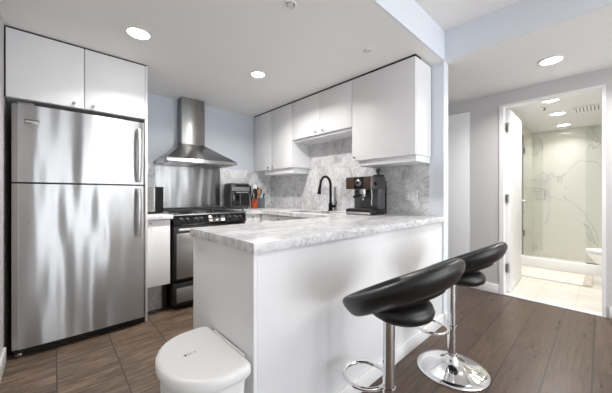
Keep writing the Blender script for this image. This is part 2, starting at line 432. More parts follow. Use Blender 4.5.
def ring_cover(x, y, z, r, label):
    t = thing('sprinkler_cover', label, 'sprinkler cover', (x, y, z), 'kitchen sprinkler covers')
    obj('rim', lathe([(r*.8, 0), (r*1.1, 0), (r*1.1, -.004), (r*.95, -.008), (r*.8, -.004)], (x, y, z)), 'trim', t)
    obj('gap_ring', lathe([(0, -.0005), (r*.8, -.0005), (r*.8, -.002), (0, -.002)], (x, y, z)), 'steeld', t)
    obj('cap', lathe([(0, -.010), (r*.5, -.010), (r*.58, -.006), (r*.58, -.002), (0, -.002)], (x, y, z)), 'plate', t)
    for k in range(3):
        a = k*2*PI/3+.4
        obj('tab', box(-.005+x+r*.68*math.cos(a), .005+x+r*.68*math.cos(a), y+r*.68*math.sin(a)-.005, y+r*.68*math.sin(a)+.005, z-.006, z-.002), 'plate', t)
ring_cover(1.03, 1.25, ZK, .034, 'small round sprinkler cover on kitchen ceiling near the camera')
ring_cover(1.80, 1.24, ZK, .034, 'small round sprinkler cover on ceiling in front of the big single-door cabinet')
t = thing('ceiling_vent', 'white slotted air vent in the bathroom ceiling', 'vent', (5.16, .12, ZH))
obj('frame', add_box(add_box(add_box(add_box(bmesh.new(), 4.99, 5.33, -.03, -.015, ZH-.01, ZH-.0005), 4.99, 5.33, .255, .27, ZH-.01, ZH-.0005), 4.99, 5.005, -.015, .255, ZH-.01, ZH-.0005), 5.315, 5.33, -.015, .255, ZH-.01, ZH-.0005), 'trim', t)
obj('duct', box(5.005, 5.315, -.015, .255, ZH-.003, ZH-.001), 'steeld', t)
for k in range(8):
    y = .002+k*.034
    obj('slat', box(5.006, 5.314, y-.011, y+.011, ZH-.009, ZH-.004), 'trim', t)
t = thing('sprinkler', 'small white fire sprinkler on the bathroom ceiling', 'sprinkler', (4.70, .50, ZH))
obj('rosette', cyl(.03, -.006, -.0005, (4.70, .50, ZH)), 'trim', t); obj('head', lathe([(0, -.006), (.008, -.006), (.008, -.03), (.022, -.032), (.022, -.036), (0, -.036)], (4.70, .50, ZH)), 'nickel', t)

# ------------------------------------------------------------------ kitchen: refrigerator and the cabinet round it
def knob(parent, x, y, z, d, r=.011, mat='nickel'):
    """round knob sticking out along -y ('Y') or -x ('X')"""
    prof = [(0, 0), (.005, 0), (.005, -.012), (r, -.016), (r, -.024), (r*.8, -.027), (0, -.027)]
    obj('knob', lathe(prof, (x, y, z), d, 16), mat, parent)
FY = 2.684
t = thing('over_fridge_cabinet', 'white two-door wall cabinet above the stainless refrigerator', 'cabinet', (.17, 3.0, 1.757))
obj('carcass', box(XL+.002, .583, FY+.02, YK-.001, 1.757, 2.218), 'cab', t)
for x0, x1, kx in ((XL+.009, .1730, .114), (.1780, .583, .227)):
    d = obj('door', box(x0, x1, FY, FY+.0185, 1.759, 2.218, bev=.0015), 'cab', t)
    knob(d, kx, FY, 1.785, 'Y')
obj('top_shadow_strip', box(XL+.005, .60, FY+.005, FY+.10, 2.2185, ZK-.0005), 'shadow', t, 'black strip painted as the shadow gap under the ceiling')  # black strip added to draw the shadow line above the doors
obj('side_shadow_strip', box(XL+.0005, XL+.0085, FY+.004, FY+.018, 1.757, 2.2184), 'shadow', t, 'black strip painted as the shadow gap against the wall')  # same black stand-in for shade, down the wall edge
tag(obj('end_panel', box(.5855, .6025, FY-.004, YK-.001, 0, 2.218, bev=.0015), 'cab'), 'tall narrow white end panel on the range side of refrigerator', 'panel')
fx0, fx1, fy, fzs = -.207, .577, 2.645, 1.182
t = thing('refrigerator', 'stainless steel top-freezer refrigerator with black base grille', 'refrigerator', (.18, 3.0, 0))
obj('body', box(fx0+.006, fx1-.006, fy+.062, 3.36, .06, 1.70, bev=.006), 'grey', t)
def fdoor(z0, z1):
    """door slab with rounded vertical edges"""
    r = .03; rr = .018
    # bevelled edge strip on the left with a fine groove, rounded edge on the right
    pts = [(fx0, fy+.05), (fx0+.004, fy+.022), (fx0+.034, fy+.003), (fx0+.0345, fy+.009), (fx0+.0365, fy+.009), (fx0+.037, fy+.002)]
    np_ = len(pts)
    for k in range(9):
        a = 1.5*PI+k/8*PI/2; pts.append((fx1-rr+rr*math.cos(a), fy+rr+rr*math.sin(a)))
    # slight crown across the door front
    front = [(fx0+.037+(fx1-fx0-.037-rr)*k/12, fy-.006*math.sin(PI*k/12)) for k in range(1, 12)]
    poly = pts[:np_]+front+pts[np_:]+[(fx1, fy+.058), (fx0, fy+.058)]
    return prism(poly, z0, z1)
def fhandle(pts, ends):
    bm = tube(pts, .0125, 14)
    bmesh.ops.scale(bm, verts=bm.verts, vec=(1.25, 1, 1), space=Matrix.Translation((-pts[0][0], 0, 0)))
    for z in ends: add_box(bm, pts[0][0]-.012, pts[0][0]+.012, fy-.05, fy+.002, z-.016, z+.016, bev=.004)
    return bm
d = obj('freezer_door', fdoor(fzs+.006, 1.713), 'fridge', t)
hx = fx1-.055
obj('handle', fhandle([(hx, fy-.045, 1.215), (hx, fy-.058, 1.27), (hx, fy-.063, 1.40), (hx, fy-.06, 1.55), (hx, fy-.045, 1.645)], (1.225, 1.63)), 'steel', d)
b = obj('badge', box(-.143, -.067, fy-.009, fy-.002, 1.584, 1.614, bev=.002), 'steeld', d)
obj('badge_band', box(-.138, -.072, fy-.0105, fy-.008, 1.593, 1.605), 'nickel', b)
d = obj('fridge_door', fdoor(.062, fzs-.006), 'fridge', t)
obj('handle', fhandle([(hx, fy-.045, 1.15), (hx, fy-.058, 1.09), (hx, fy-.063, .98), (hx, fy-.058, .85), (hx, fy-.042, .755)], (1.14, .77)), 'steel', d)
obj('lock_plug', cyl(.006, -.004, 0, (-.12, fy-.001, .92), 'Y'), 'steeld', d)
bm = box(fx0+.01, fx1-.01, fy+.045, fy+.08, .004, .058)
for k in range(4): add_box(bm, fx0+.07, fx1-.05, fy+.036, fy+.046, .012+k*.012, .018+k*.012)
obj('grille', bm, 'black', t)
bm = box(fx0+.02, fx0+.055, fy+.02, fy+.06, 0, .03, bev=.004); obj('levelling_foot', bm, 'steeld', t)
obj('hinge_cap', box(fx0+.03, fx0+.11, fy+.02, fy+.12, 1.714, 1.73, bev=.004), 'greyl', t)

# ------------------------------------------------------------------ base cabinet by the fridge
t = thing('base_cabinet', 'narrow white base cabinet between the refrigerator and the range', 'cabinet', (.70, 3.05, 0))
obj('carcass', box(.605, .802, 2.745, YK-.013, .278, .876), 'cab', t)
d = obj('door', box(.606, .799, 2.725, 2.7435, .276, .872, bev=.0015), 'cab', t); knob(d, .632, 2.725, .845, 'Y', .009)
obj('toe_panel', box(.605, .775, 2.905, 2.92, 0, .277), 'splash', t, 'marble toe panel')
obj('side_stile', box(.776, .804, 2.86, 2.905, 0, .277), 'black', t, 'black stile beside the range')
tag(obj('worktop', box(.6035, .819, 2.70, YK-.013, .878, .918, bev=.002), 'marble'), 'short grey-veined marble worktop between refrigerator and range', 'worktop')

# ------------------------------------------------------------------ range
RX0, RX1, RY = .8245, 1.592, 2.72
t = thing('range', 'black and stainless steel freestanding gas range under the hood', 'range', (1.207, 3.05, 0))
obj('body', box(RX0+.004, RX1-.004, RY+.051, YK-.03, .03, .90, bev=.003), 'black', t)
ct = obj('cooktop', add_box(box(RX0, RX1, RY+.015, YK-.03, .9005, .912, bev=.003), RX0+.01, RX1-.01, YK-.07, YK-.028, .912, .95, bev=.004), 'steel', t)
for bx, by in ((1.0, 2.90), (1.0, 3.18), (1.41, 2.90), (1.41, 3.18)):
    bu = obj('burner', lathe([(0, .912), (.06, .912), (.058, .920), (.042, .923), (.042, .931), (.036, .935), (0, .935)], (bx, by, 0)), 'iron', ct)
for gx in (1.0, 1.41):
    bm = bmesh.new()
    for yy in (2.79, 2.90, 3.04, 3.18, 3.29): add_box(bm, gx-.19, gx+.19, yy-.006, yy+.006, .941, .953, bev=.002)
    for xx in (gx-.185, gx, gx+.185): add_box(bm, xx-.006, xx+.006, 2.785, 3.295, .941, .953, bev=.002)
    for xx in (gx-.185, gx+.185):
        for yy in (2.79, 3.29): add_box(bm, xx-.007, xx+.007, yy-.007, yy+.007, .912, .946)
    obj('grate', bm, 'iron', ct)
# sloping control panel: profile in (y, z), extruded along x
def panel_bm(x0, x1, prof):
    bm = bmesh.new(); a = [bm.verts.new((x0, y, z)) for y, z in prof]; b = [bm.verts.new((x1, y, z)) for y, z in prof]
    n = len(prof)
    for i in range(n): bm.faces.new((a[i], a[(i+1) % n], b[(i+1) % n], b[i]))
    bm.faces.new(a[::-1]); bm.faces.new(b); bmesh.ops.recalc_face_normals(bm, faces=bm.faces); return bm
cp = obj('control_panel', panel_bm(RX0, RX1, [(RY+.05, .806), (RY+.05, .900), (RY+.02, .900), (RY-.012, .816), (RY-.008, .806)]), 'blackg', t)
def onpanel(x, s):   # point on the sloping face, s 0..1 upwards
    return Vector((x, RY-.012+s*.032, .816+s*.084))
pn = Vector((0, -.934, .356)).normalized()
for kx in (.90, .955, 1.035, 1.09, 1.40, 1.455, 1.52):
    c = onpanel(kx, .5); bm = bmesh.new()
    add_tube(bm, [c+pn*.0005, c+pn*.006, c+pn*.0061, c+pn*.02, c+pn*.0215], [.019, .019, .0145, .013, .010], 18)
    k_ = obj('control_knob', bm, 'black', cp)
    p0 = c+pn*.0222
    obj('pointer', tube([p0-Vector((0, .356, .934))*.009*0, p0+Vector((0, .356, .934))*.011], .0014, 6), 'markl', k_)
    bm = bmesh.new()
    for q in range(7):
        a = -2.2+q*4.4/6; pp = c+pn*.0008+Vector((math.sin(a)*.024, 0, 0))+Vector((0, .356, .934))*math.cos(a)*.024
        add_box(bm, pp.x-.0016, pp.x+.0016, pp.y-.001, pp.y+.001, pp.z-.0016, pp.z+.0016)
    obj('dial_marks', bm, 'markl', cp)
ds = obj('display', panel_bm(1.165, 1.345, [(RY-.0125+.004, .826), (RY-.0125+.027, .8865), (RY-.0095+.027, .888), (RY-.0095+.004, .825)]), 'steeld', cp)
for (x0, x1, s0, s1, m_) in ((1.172, 1.195, .62, .85, 'led'), (1.215, 1.25, .6, .86, 'blackg'), (1.26, 1.30, .6, .86, 'blackg'), (1.172, 1.205, .2, .42, 'markl'), (1.24, 1.27, .22, .42, 'markl'), (1.30, 1.338, .2, .46, 'led')):
    a, c = onpanel(x0, s0)+pn*.0025, onpanel(x1, s1)+pn*.0025
    obj('button', panel_bm(x0, x1, [(a.y, a.z), (c.y, c.z), (c.y+.004, c.z), (a.y+.004, a.z)]), m_, ds)
od = obj('oven_door', box(RX0+.004, RX1-.004, RY, RY+.048, .285, .803, bev=.006), 'black', t)
obj('door_panel', box(RX0+.03, RX1-.03, RY-.004, RY+.002, .30, .735, bev=.002), 'hood', od)
obj('window', box(RX0+.205, RX1-.205, RY-.0052, RY-.002, .41, .64), 'blackg', od)
bm = bmesh.new(); add_box(bm, RX0+.035, RX1-.035, RY-.05, RY-.028, .755, .785, bev=.009, seg=3)
for x in (RX0+.05, RX1-.07): add_box(bm, x, x+.02, RY-.034, RY+.002, .759, .781, bev=.003)
obj('handle', bm, 'steel', od)
dw = obj('drawer', box(RX0+.004, RX1-.004, RY, RY+.048, .05, .262, bev=.004), 'black', t)
obj('drawer_panel', box(RX0+.03, RX1-.03, RY-.004, RY+.002, .075, .215, bev=.002), 'hood', dw)
for x in (RX0+.05, RX1-.05):
    for y in (2.82, 3.3): obj('foot', cyl(.016, 0, .032, (x, y, 0)), 'black', t)
tag(obj('splash_panel', box(.84, 1.602, YK-.008, YK-.001, .955, 1.44), 'splashsteel'), 'brushed stainless splash panel on wall behind the range', 'splash panel')
# ------------------------------------------------------------------ hood
t = thing('range_hood', 'stainless steel pyramid chimney hood above the range', 'range hood', (1.205, 3.2, 1.44))
HX0, HX1, HY = .824, 1.584, 2.90
cx0, cx1, cy = 1.078, 1.345, 3.255
bm = bmesh.new()
rim0 = [(HX0, HY), (HX1, HY), (HX1, YK-.002), (HX0, YK-.002)]; top = [(cx0, cy), (cx1, cy), (cx1, YK-.002), (cx0, YK-.002)]
A = [bm.verts.new((x, y, 1.48)) for x, y in rim0]; B = [bm.verts.new((x, y, 1.69)) for x, y in top]
for i in range(4): bm.faces.new((A[i], A[(i+1) % 4], B[(i+1) % 4], B[i]))
bm.faces.new(A[::-1]); bm.faces.new(B); bmesh.ops.recalc_face_normals(bm, faces=bm.faces)
obj('canopy', bm, 'hood', t)
obj('rim', box(HX0-.001, HX1+.001, HY-.001, YK-.002, 1.442, 1.4795, bev=.002), 'steel', t)
obj('chimney', box(cx0, cx1, cy, YK-.002, 1.6905, ZK-.002, bev=.002), 'hood', t)
obj('chimney_sleeve', box(cx0+.004, cx1-.004, cy+.004, YK-.002, 1.96, ZK-.001), 'hood', t) if False else None
for x0, x1 in ((HX0+.03, 1.19), (1.22, HX1-.03)):
    bm = box(x0, x1, HY+.06, YK-.05, 1.436, 1.4415)
    obj('filter', bm, 'steeld', t)
for k in range(5): obj('button', lathe([(0, -.003), (.005, -.003), (.005, 0), (0, 0)], (1.13+k*.035, HY-.001, 1.462), 'Y', 10), 'steeld', t)

# ------------------------------------------------------------------ worktops, base cabinets and peninsula
XC = 1.80
bm = bmesh.new()
SX0, SX1, SY0, SY1 = 1.93, 2.29, 1.80, 2.42       # sink cut-out
xr = XW-.0125
for (x0, x1, y0, y1) in ((1.6035, xr, 2.735, YK-.0125), (XC, xr, SY1, 2.735), (XC, SX0, SY0, SY1), (SX1, xr, SY0, SY1), (XC, xr, 1.546, SY0)):
    add_box(bm, x0, x1, y0, y1, .878, .918)
add_prism(bm, [(.556, .889), (XW-.001, .889), (XW-.001, 1.546), (.556, 1.546)], .876, .918, bev=.003)
tag(obj('worktop', bm, 'marble'), 'long L-shaped marble worktop over peninsula and sink run', 'worktop')
t = thing('sink', 'stainless undermount sink set into the marble worktop', 'sink', (2.11, 2.11, .70))
bm = bmesh.new()
g = .004
add_box(bm, SX0-g, SX1+g, SY0-g, SY1+g, .70, .706)
for (x0, x1, y0, y1) in ((SX0-.012, SX0-.001, SY0-.012, SY1+.012), (SX1+.001, SX1+.012, SY0-.012, SY1+.012), (SX0-.001, SX1+.001, SY0-.012, SY0-.001), (SX0-.001, SX1+.001, SY1+.001, SY1+.012)):
    add_box(bm, x0, x1, y0, y1, .70, .877)
obj('basin', bm, 'steel', t); obj('drain', lathe([(0, .7062), (.04, .7062), (.042, .709), (.03, .709), (0, .7075)], (2.13, 2.11, 0)), 'steeld', t)
t = thing('corner_base_cabinet', 'white base cabinet in the corner right of the range', 'cabinet', (1.9, 3.05, 0))
obj('carcass', add_box(box(1.598, XC+.018, 2.775, YK-.013, .10, .876), XC+.02, xr, 2.765, YK-.013, .10, .876), 'cab', t)
d = obj('drawer', box(1.60, XC+.008, 2.755, 2.7735, .735, .872, bev=.0015), 'cab', t); knob(d, 1.70, 2.755, .845, 'Y', .009)
obj('door', box(1.60, XC+.008, 2.755, 2.7735, .105, .731, bev=.0015), 'cab', t)
obj('toe_kick', box(1.60, XC+.06, 2.83, 2.85, 0, .10), 'cab', t)
t = thing('sink_base_cabinet', 'white base cabinet run under the kitchen sink', 'cabinet', (2.1, 2.15, 0))
bm = bmesh.new()
add_box(bm, XC+.042, xr, 1.575, 1.591, .10, .876); add_box(bm, XC+.042, xr, 2.74, 2.756, .10, .876); add_box(bm, xr-.012, xr, 1.591, 2.74, .10, .876); add_box(bm, XC+.042, xr-.012, 1.591, 2.74, .10, .12)
obj('carcass', bm, 'cab', t)
for y0, y1, ky in ((1.577, 1.945, 1.90), (1.948, 2.348, 1.99), (2.351, 2.752, 2.40)):
    d = obj('door', box(XC+.022, XC+.040, y0, y1, .105, .872, bev=.0015), 'cab', t); knob(d, XC+.022, ky, .84, 'X', .009)
obj('toe_kick', box(XC+.09, XC+.108, 1.591, 2.74, 0, .10), 'cab', t)
t = thing('peninsula_cabinet', 'white panelled peninsula base under the marble worktop', 'cabinet', (1.5, 1.2, 0))
obj('carcass', box(.592, XW-.003, .938, 1.50, 0, .875), 'cab', t)
obj('end_panel', box(.572, .5905, .9175, 1.54, 0, .8755, bev=.001), 'cab', t)
obj('front_panel', box(.591, XW-.002, .9175, .9375, 0, .8755, bev=.001), 'cab', t)
obj('skirting', box(.573, XW-.002, .9035, .917, 0, .092, bev=.004), 'trim', t)

# ------------------------------------------------------------------ wall cabinets on the splashback wall
XF = 2.12; xb = XW-.0135
def wall_cab(name, label, y0, y1, z0, splits, knobs, val, group='white wall cabinets over the sink'):
    t = thing(name, label, 'cabinet', (2.27, (y0+y1)/2, z0), group)
    obj('carcass', box(XF+.0195, xb if z0 < 1.7 else XW-.013, y0+.001, y1-.001, z0, 2.212), 'cab', t)
    e = [y0]+splits+[y1]
    for a, b in zip(e, e[1:]):
        d = obj('door', box(XF, XF+.0185, a+.0024, b-.0024, z0-.003, 2.212, bev=.0015), 'cab', t)
        for ky in knobs:
            if a < ky < b: knob(d, XF, ky, z0+.026, 'X', .010)
    va, vb, vz = val
    obj('top_shadow_strip', box(XF+.005, XF+.10, y0+.001, y1-.001, 2.2125, ZK-.0005), 'shadow', t, 'black strip painted as the shadow gap under the ceiling')  # shade between door tops and ceiling, put in as a black strip
    obj('valance', box(XF+.03, xb, va, vb, z0-vz, z0-.001, bev=.002), 'cab', t)
    return t
wall_cab('wall_cabinet', 'white two-door wall cabinet in corner nearest the range hood', 2.54, YK-.0135, 1.44, [2.972], (3.02, 2.92), (2.56, 3.16, .068))
wall_cab('wall_cabinet', 'short white two-door wall cabinet above the black faucet', 1.637, 2.539, 1.765, [2.07], (2.125, 2.015), (1.64, 2.536, .028))
wall_cab('wall_cabinet', 'large single-door white wall cabinet above the espresso machine', 1.005, 1.635, 1.43, [], (1.60,), (1.012, 1.58, .055))
t = thing('wall_outlet', 'pale double wall outlet on marble splashback by the column', 'outlet', (XW-.013, 1.19, 1.03))
obj('plate', box(XW-.019, XW-.0125, 1.125, 1.262, 1.03, 1.148, bev=.003), 'plate', t)
for y in (1.155, 1.202):
    r = obj('receptacle', box(XW-.021, XW-.0185, y, y+.033, 1.055, 1.123, bev=.002), 'trim', t)
    for z in (1.07, 1.1): obj('slots', add_box(box(XW-.0216, XW-.0208, y+.009, y+.012, z, z+.01), XW-.0216, XW-.0208, y+.021, y+.024, z, z+.01), 'mark', r)

# ------------------------------------------------------------------ faucet
ZT = .918
t = thing('faucet', 'matte black pull-down gooseneck kitchen faucet behind the sink', 'faucet', (2.35, 2.12, ZT))
obj('base', lathe([(0, 0), (.029, 0), (.029, .006), (.024, .012), (.022, .085), (.020, .09), (0, .09)], (2.35, 2.12, ZT)), 'bronze', t)
p = [(2.35, 2.12, ZT+.085), (2.35, 2.12, ZT+.28)]+[(2.35-.085+.085*math.cos(a), 2.12, ZT+.29+.10*math.sin(a)) for a in [k*PI/12 for k in range(0, 12)]]+[(2.178, 2.12, ZT+.285)]
obj('spout', tube(p, .0145, 14), 'bronze', t)
obj('spray_head', tube([(2.179, 2.12, ZT+.288), (2.172, 2.12, ZT+.26), (2.166, 2.12, ZT+.225), (2.16, 2.12, ZT+.195), (2.159, 2.12, ZT+.19)], [.0145, .0165, .019, .023, .021], 16), 'bronze', t)
h = obj('handle_hub', lathe([(0, 0), (.016, 0), (.019, -.03), (.016, -.048), (0, -.05)], (2.35, 2.10, ZT+.055), 'Y', 16), 'bronze', t)
obj('lever', tube([(2.35, 2.06, ZT+.06), (2.35, 2.035, ZT+.08), (2.345, 2.02, ZT+.115)], [.007, .006, .005], 10), 'bronze', h)

# ------------------------------------------------------------------ espresso machine
ex0, ex1, ey0, ey1 = 2.05, 2.30, 1.375, 1.655
t = thing('espresso_machine', 'steel and dark brown-fronted espresso machine beside the wall outlet', 'espresso machine', (2.18, 1.51, ZT))
def ebox(*a, **k): return box(*a, **k)
bs = obj('base', ebox(ex0, ex1, ey0, ey1, ZT+.004, ZT+.052, bev=.005), 'black', t)
obj('base_trim', ebox(ex0-.003, ex0+.004, ey0+.004, ey1-.004, ZT+.008, ZT+.026, bev=.001), 'steel', bs)
obj('drip_tray', ebox(ex0+.006, ex0+.12, ey0+.02, ey1-.02, ZT+.0525, ZT+.057, bev=.001), 'steeld', bs)
obj('column', ebox(ex0+.125, ex1-.004, ey0+.006, ey1-.006, ZT+.0525, ZT+.235, bev=.004), 'grey', t)
hd = obj('head', ebox(ex0+.004, ex1-.002, ey0, ey1, ZT+.236, ZT+.35, bev=.006), 'steeld', t)
for a, b in ((ey0+.004, ey0+.075), (ey1-.10, ey1-.004)): obj('brown_front', ebox(ex0-.001, ex0+.0045, a, b, ZT+.238, ZT+.346, bev=.001), 'brown', hd)  # brown panels either side of the black centre
obj('control_front', ebox(ex0-.001, ex0+.0045, ey0+.076, ey1-.101, ZT+.238, ZT+.346, bev=.001), 'blackg', hd)
dl = obj('dial', lathe([(0, 0), (.030, 0), (.030, -.01), (.024, -.012), (.021, -.024), (0, -.026)], (ex0-.001, 1.505, ZT+.292), 'X', 24), 'steel', hd)
obj('dial_face', lathe([(0, -.0262), (.017, -.0262), (.017, -.0275), (0, -.0275)], (ex0-.001, 1.505, ZT+.292), 'X', 20), 'black', dl)
gh = obj('group_head', cyl(.033, ZT+.195, ZT+.2355, (ex0+.06, 1.50, 0)), 'steel', t)
pf = obj('portafilter', lathe([(0, ZT+.155), (.02, ZT+.155), (.031, ZT+.165), (.032, ZT+.194), (0, ZT+.194)], (ex0+.06, 1.50, 0)), 'steeld', t)
obj('portafilter_handle', tube([(ex0+.03, 1.50, ZT+.178), (ex0-.02, 1.50, ZT+.172), (ex0-.075, 1.50, ZT+.165)], [.007, .011, .012], 12), 'black', pf)
obj('spout', tube([(ex0+.06, 1.50, ZT+.156), (ex0+.06, 1.50, ZT+.135)], .009, 10), 'steel', pf)
obj('steam_wand', tube([(ex0+.06, 1.408, ZT+.236), (ex0+.06, 1.403, ZT+.17), (ex0+.045, 1.398, ZT+.09)], .0055, 10), 'chrome', t)
tk = obj('water_tank', ebox(ex1-.001, ex1+.035, ey0+.01, ey1-.02, ZT+.004, ZT+.32, bev=.008), 'blackg', t)
obj('hopper', ebox(ex1-.09, ex1-.02, ey0+.006, ey0+.085, ZT+.351, ZT+.372, bev=.003), 'black', t)
obj('tamper_knob', lathe([(0, 0), (.012, 0), (.012, .02), (.02, .024), (.02, .05), (.016, .054), (0, .054)], (ex1-.055, ey0+.045, ZT+.373)), 'black', t)
for x in (ex0+.02, ex1-.02):
    for y in (ey0+.02, ey1-.02): obj('foot', cyl(.01, 0, .005, (x, y, ZT)), 'black', t)
obj('steam_knob', lathe([(0, 0), (.018, 0), (.018, -.02), (0, -.022)], (ex0+.07, ey0, ZT+.285), 'Y', 20), 'black', hd)

# ------------------------------------------------------------------ toaster oven, crocks, toaster
tx0, tx1, ty0, ty1 = 1.645, 1.925, 3.165, 3.372
t = thing('air_fryer_oven', 'dark grey boxy countertop air fryer oven right of the range', 'air fryer oven', ((tx0+tx1)/2, 3.27, ZT))
bm = bmesh.new()
add_box(bm, tx0, tx1, ty0+.012, ty1, ZT+.012, ZT+.335, bev=.025, seg=4)
bd = obj('body', bm, 'grey', t)
obj('fascia', box(tx0+.012, tx1-.012, ty0+.002, ty0+.0118, ZT+.232, ZT+.285, bev=.003), 'greyl', bd)
obj('top_panel', box(tx0+.03, tx1-.03, ty0+.004, ty0+.0118, ZT+.292, ZT+.322, bev=.003), 'blackg', bd)
dr_ = obj('door', box(tx0+.02, tx1-.02, ty0, ty0+.0118, ZT+.045, ZT+.228, bev=.003), 'blackg', t)
obj('basket_rack', box(tx0+.12, tx0+.135, ty0-.003, ty0+.001, ZT+.06, ZT+.215), 'steeld', dr_)
obj('handle', add_box(add_box(tube([(tx0+.05, ty0-.025, ZT+.215), (tx1-.05, ty0-.025, ZT+.215)], .007), tx0+.055, tx0+.065, ty0-.025, ty0, ZT+.209, ZT+.221), tx1-.065, tx1-.055, ty0-.025, ty0, ZT+.209, ZT+.221), 'steel', dr_)
for x in (tx0+.03, tx1-.03):
    for y in (ty0+.04, ty1-.03): obj('foot', cyl(.012, 0, .0125, (x, y, ZT)), 'black', t)
def crock(x, y, r, h, mat, label):
    return tag(obj('utensil_crock', lathe([(0, 0), (r*.92, 0), (r, .006), (r, h-.006), (r+.002, h), (r-.004, h), (r-.006, .01), (0, .01)], (x, y, ZT)), mat), label, 'utensil crock', 'utensil crocks')
cx, cyy = 2.03, 3.235
crock(cx, cyy, .048, .125, 'orange', 'orange utensil crock beside the air fryer oven')
crock(2.165, 3.26, .042, .14, 'slate', 'blue-grey utensil crock right of the orange crock')
def utensil(name, cat, label, x, y, dx, dy, L, mat, head):
    a = Vector((x, y, ZT+.014)); d = Vector((dx, dy, 1)).normalized(); bvec = a+d*L
    t = thing(name, label, cat, a, 'utensils in the crocks')
    obj('handle', tube([a, a+d*L*.72], [.007, .009], 8), mat[0], t)
    s = Vector((-d.y, d.x, 0)); s = s.normalized() if s.length > .1 else Vector((1, 0, 0))
    c = a+d*L*.72
    bm = bmesh.new()
    if head == 'blade': add_tube(bm, [c-d*.01, c+d*.03, c+d*.09, c+d*.11], [.006, .026, .03, .018], 10); bmesh.ops.scale(bm, verts=bm.verts, vec=(1, .3, 1), space=Matrix.Translation(-c))
    elif head == 'spoon': add_tube(bm, [c-d*.01, c+d*.02, c+d*.05, c+d*.075, c+d*.085], [.006, .024, .032, .024, .006], 12); bmesh.ops.scale(bm, verts=bm.verts, vec=(1, .35, 1), space=Matrix.Translation(-c))
    elif head == 'whisk':
        for k in range(4):
            q = s*math.cos(k*PI/4)+d.cross(s)*math.sin(k*PI/4)
            add_tube(bm, bez(c, c+d*.06+q*.05, c+d*.12+q*.03, c+d*.115, 8)+bez(c+d*.115, c+d*.12-q*.03, c+d*.06-q*.05, c, 8)[1:], .0016, 6)
    else: add_tube(bm, [c-d*.01, c+d*.05, c+d*.06], [.009, .011, .008], 10)
    obj('head', bm, mat[1], t)
for i, (name, cat, lab, ox, oy, dx, dy, L, mat, hd_) in enumerate([
    ('spatula', 'spatula', 'black spatula leaning left in the orange crock', -.022, .0, -.24, -.02, .27, ('black', 'black'), 'blade'),
    ('turner', 'turner', 'pale turner standing in the orange crock', -.008, -.012, .02, -.05, .28, ('steel', 'bin'), 'blade'),
    ('spoon', 'spoon', 'black serving spoon upright in the orange crock', .006, .0, .1, .02, .29, ('black', 'black'), 'spoon'),
    ('ladle', 'ladle', 'black ladle leaning right in the orange crock', .018, -.006, .3, -.03, .25, ('black', 'black'), 'spoon'),
    ('whisk', 'whisk', 'wire whisk at the back of the orange crock', .0, .018, -.06, .1, .27, ('black', 'steel'), 'whisk'),
    ('fork', 'serving fork', 'black serving fork leaning toward the orange crock front', -.014, -.022, -.1, -.26, .25, ('black', 'black'), 'spoon'),
    ('masher', 'masher', 'dark masher leaning far right in the orange crock', .022, .014, .30, .22, .24, ('black', 'black'), 'blade'),
    ('wooden_spoon', 'spoon', 'wooden spoon at the front of the orange crock', .012, -.02, .18, -.1, .24, ('wooden', 'wooden'), 'spoon')]):
    utensil(name, cat, lab, cx+ox, cyy+oy, dx, dy, L, mat, hd_)
for name, cat, lab, ox, oy, dx, dy, L, mat, hd_ in [
    ('tongs', 'tongs', 'short dark tongs in the blue-grey crock', .01, 0, .16, 0, .19, ('black', 'black'), 'grip'),
    ('peeler', 'peeler', 'dark peeler leaning left in the blue-grey crock', -.012, -.005, -.14, 0, .18, ('black', 'steel'), 'grip')]:
    utensil(name, cat, lab, 2.165+ox, 3.26+oy, dx, dy, L, mat, hd_)
t = thing('toaster', 'narrow steel toaster with black end beside the refrigerator', 'toaster', (0, 0, 0))
q0, q1, r0, r1 = -.055, .055, -.10, .10
obj('body', box(q0, q1, r0+.012, r1-.028, .012, .258, bev=.018, seg=4), 'steel', t)
for a, b in ((r0, r0+.0115), (r1-.0275, r1)):
    obj('end_cap', box(q0+.004, q1+.002, a, b, .006, .262, bev=.005, seg=3), 'black', t)
obj('slot', box(-.016, .016, r0+.04, r1-.05, .2575, .2595), 'black', t)
obj('lever', box(-.016, .016, r0-.016, r0-.0005, .15, .165, bev=.003), 'black', t)
obj('base', box(q0-.002, q1+.002, r0+.013, r1-.03, 0, .0115), 'black', t)
t.location = (.706, 3.02, ZT); t.rotation_euler = (0, 0, math.radians(38))

# ------------------------------------------------------------------ pedal bin
bx1, by0, by1, bz = .558, .89, 1.325, .462
def dshape(inset, n=20, depth=.275):
    x1 = bx1-inset; cyb = (by0+by1)/2; hw = (by1-by0)/2-inset; dp = depth-2*inset
    pts = []; r = .035
    for k in range(7):
        a = -PI/2+k/6*PI/2; pts.append((x1-r+r*math.cos(a), cyb-hw+r+r*math.sin(a)))
    for k in range(7):
        a = k/6*PI/2; pts.append((x1-r+r*math.cos(a), cyb+hw-r+r*math.sin(a)))
    xm = x1-.085
    for k in range(n+1):
        a = PI/2+PI*k/n; ca, sa = math.cos(a), math.sin(a)
        e_ = 2/2.12
        pts.append((xm+(dp-.085)*math.copysign(abs(ca)**e_, ca), cyb+hw*math.copysign(abs(sa)**e_, sa)))
    return pts
def loft(levels, cap0=True, cap1=True):
    bm = bmesh.new(); rings = [[bm.verts.new((x, y, z)) for x, y in poly] for poly, z in levels]
    n = len(rings[0])
    for A_, B_ in zip(rings, rings[1:]):
        for i in range(n): bm.faces.new((A_[i], A_[(i+1) % n], B_[(i+1) % n], B_[i]))
    if cap0: bm.faces.new(rings[0][::-1])
    if cap1: bm.faces.new(rings[-1])
    bmesh.ops.recalc_face_normals(bm, faces=bm.faces); return bm
t = thing('pedal_bin', 'white plastic half-round pedal bin against the peninsula end', 'bin', (.43, 1.1, 0))
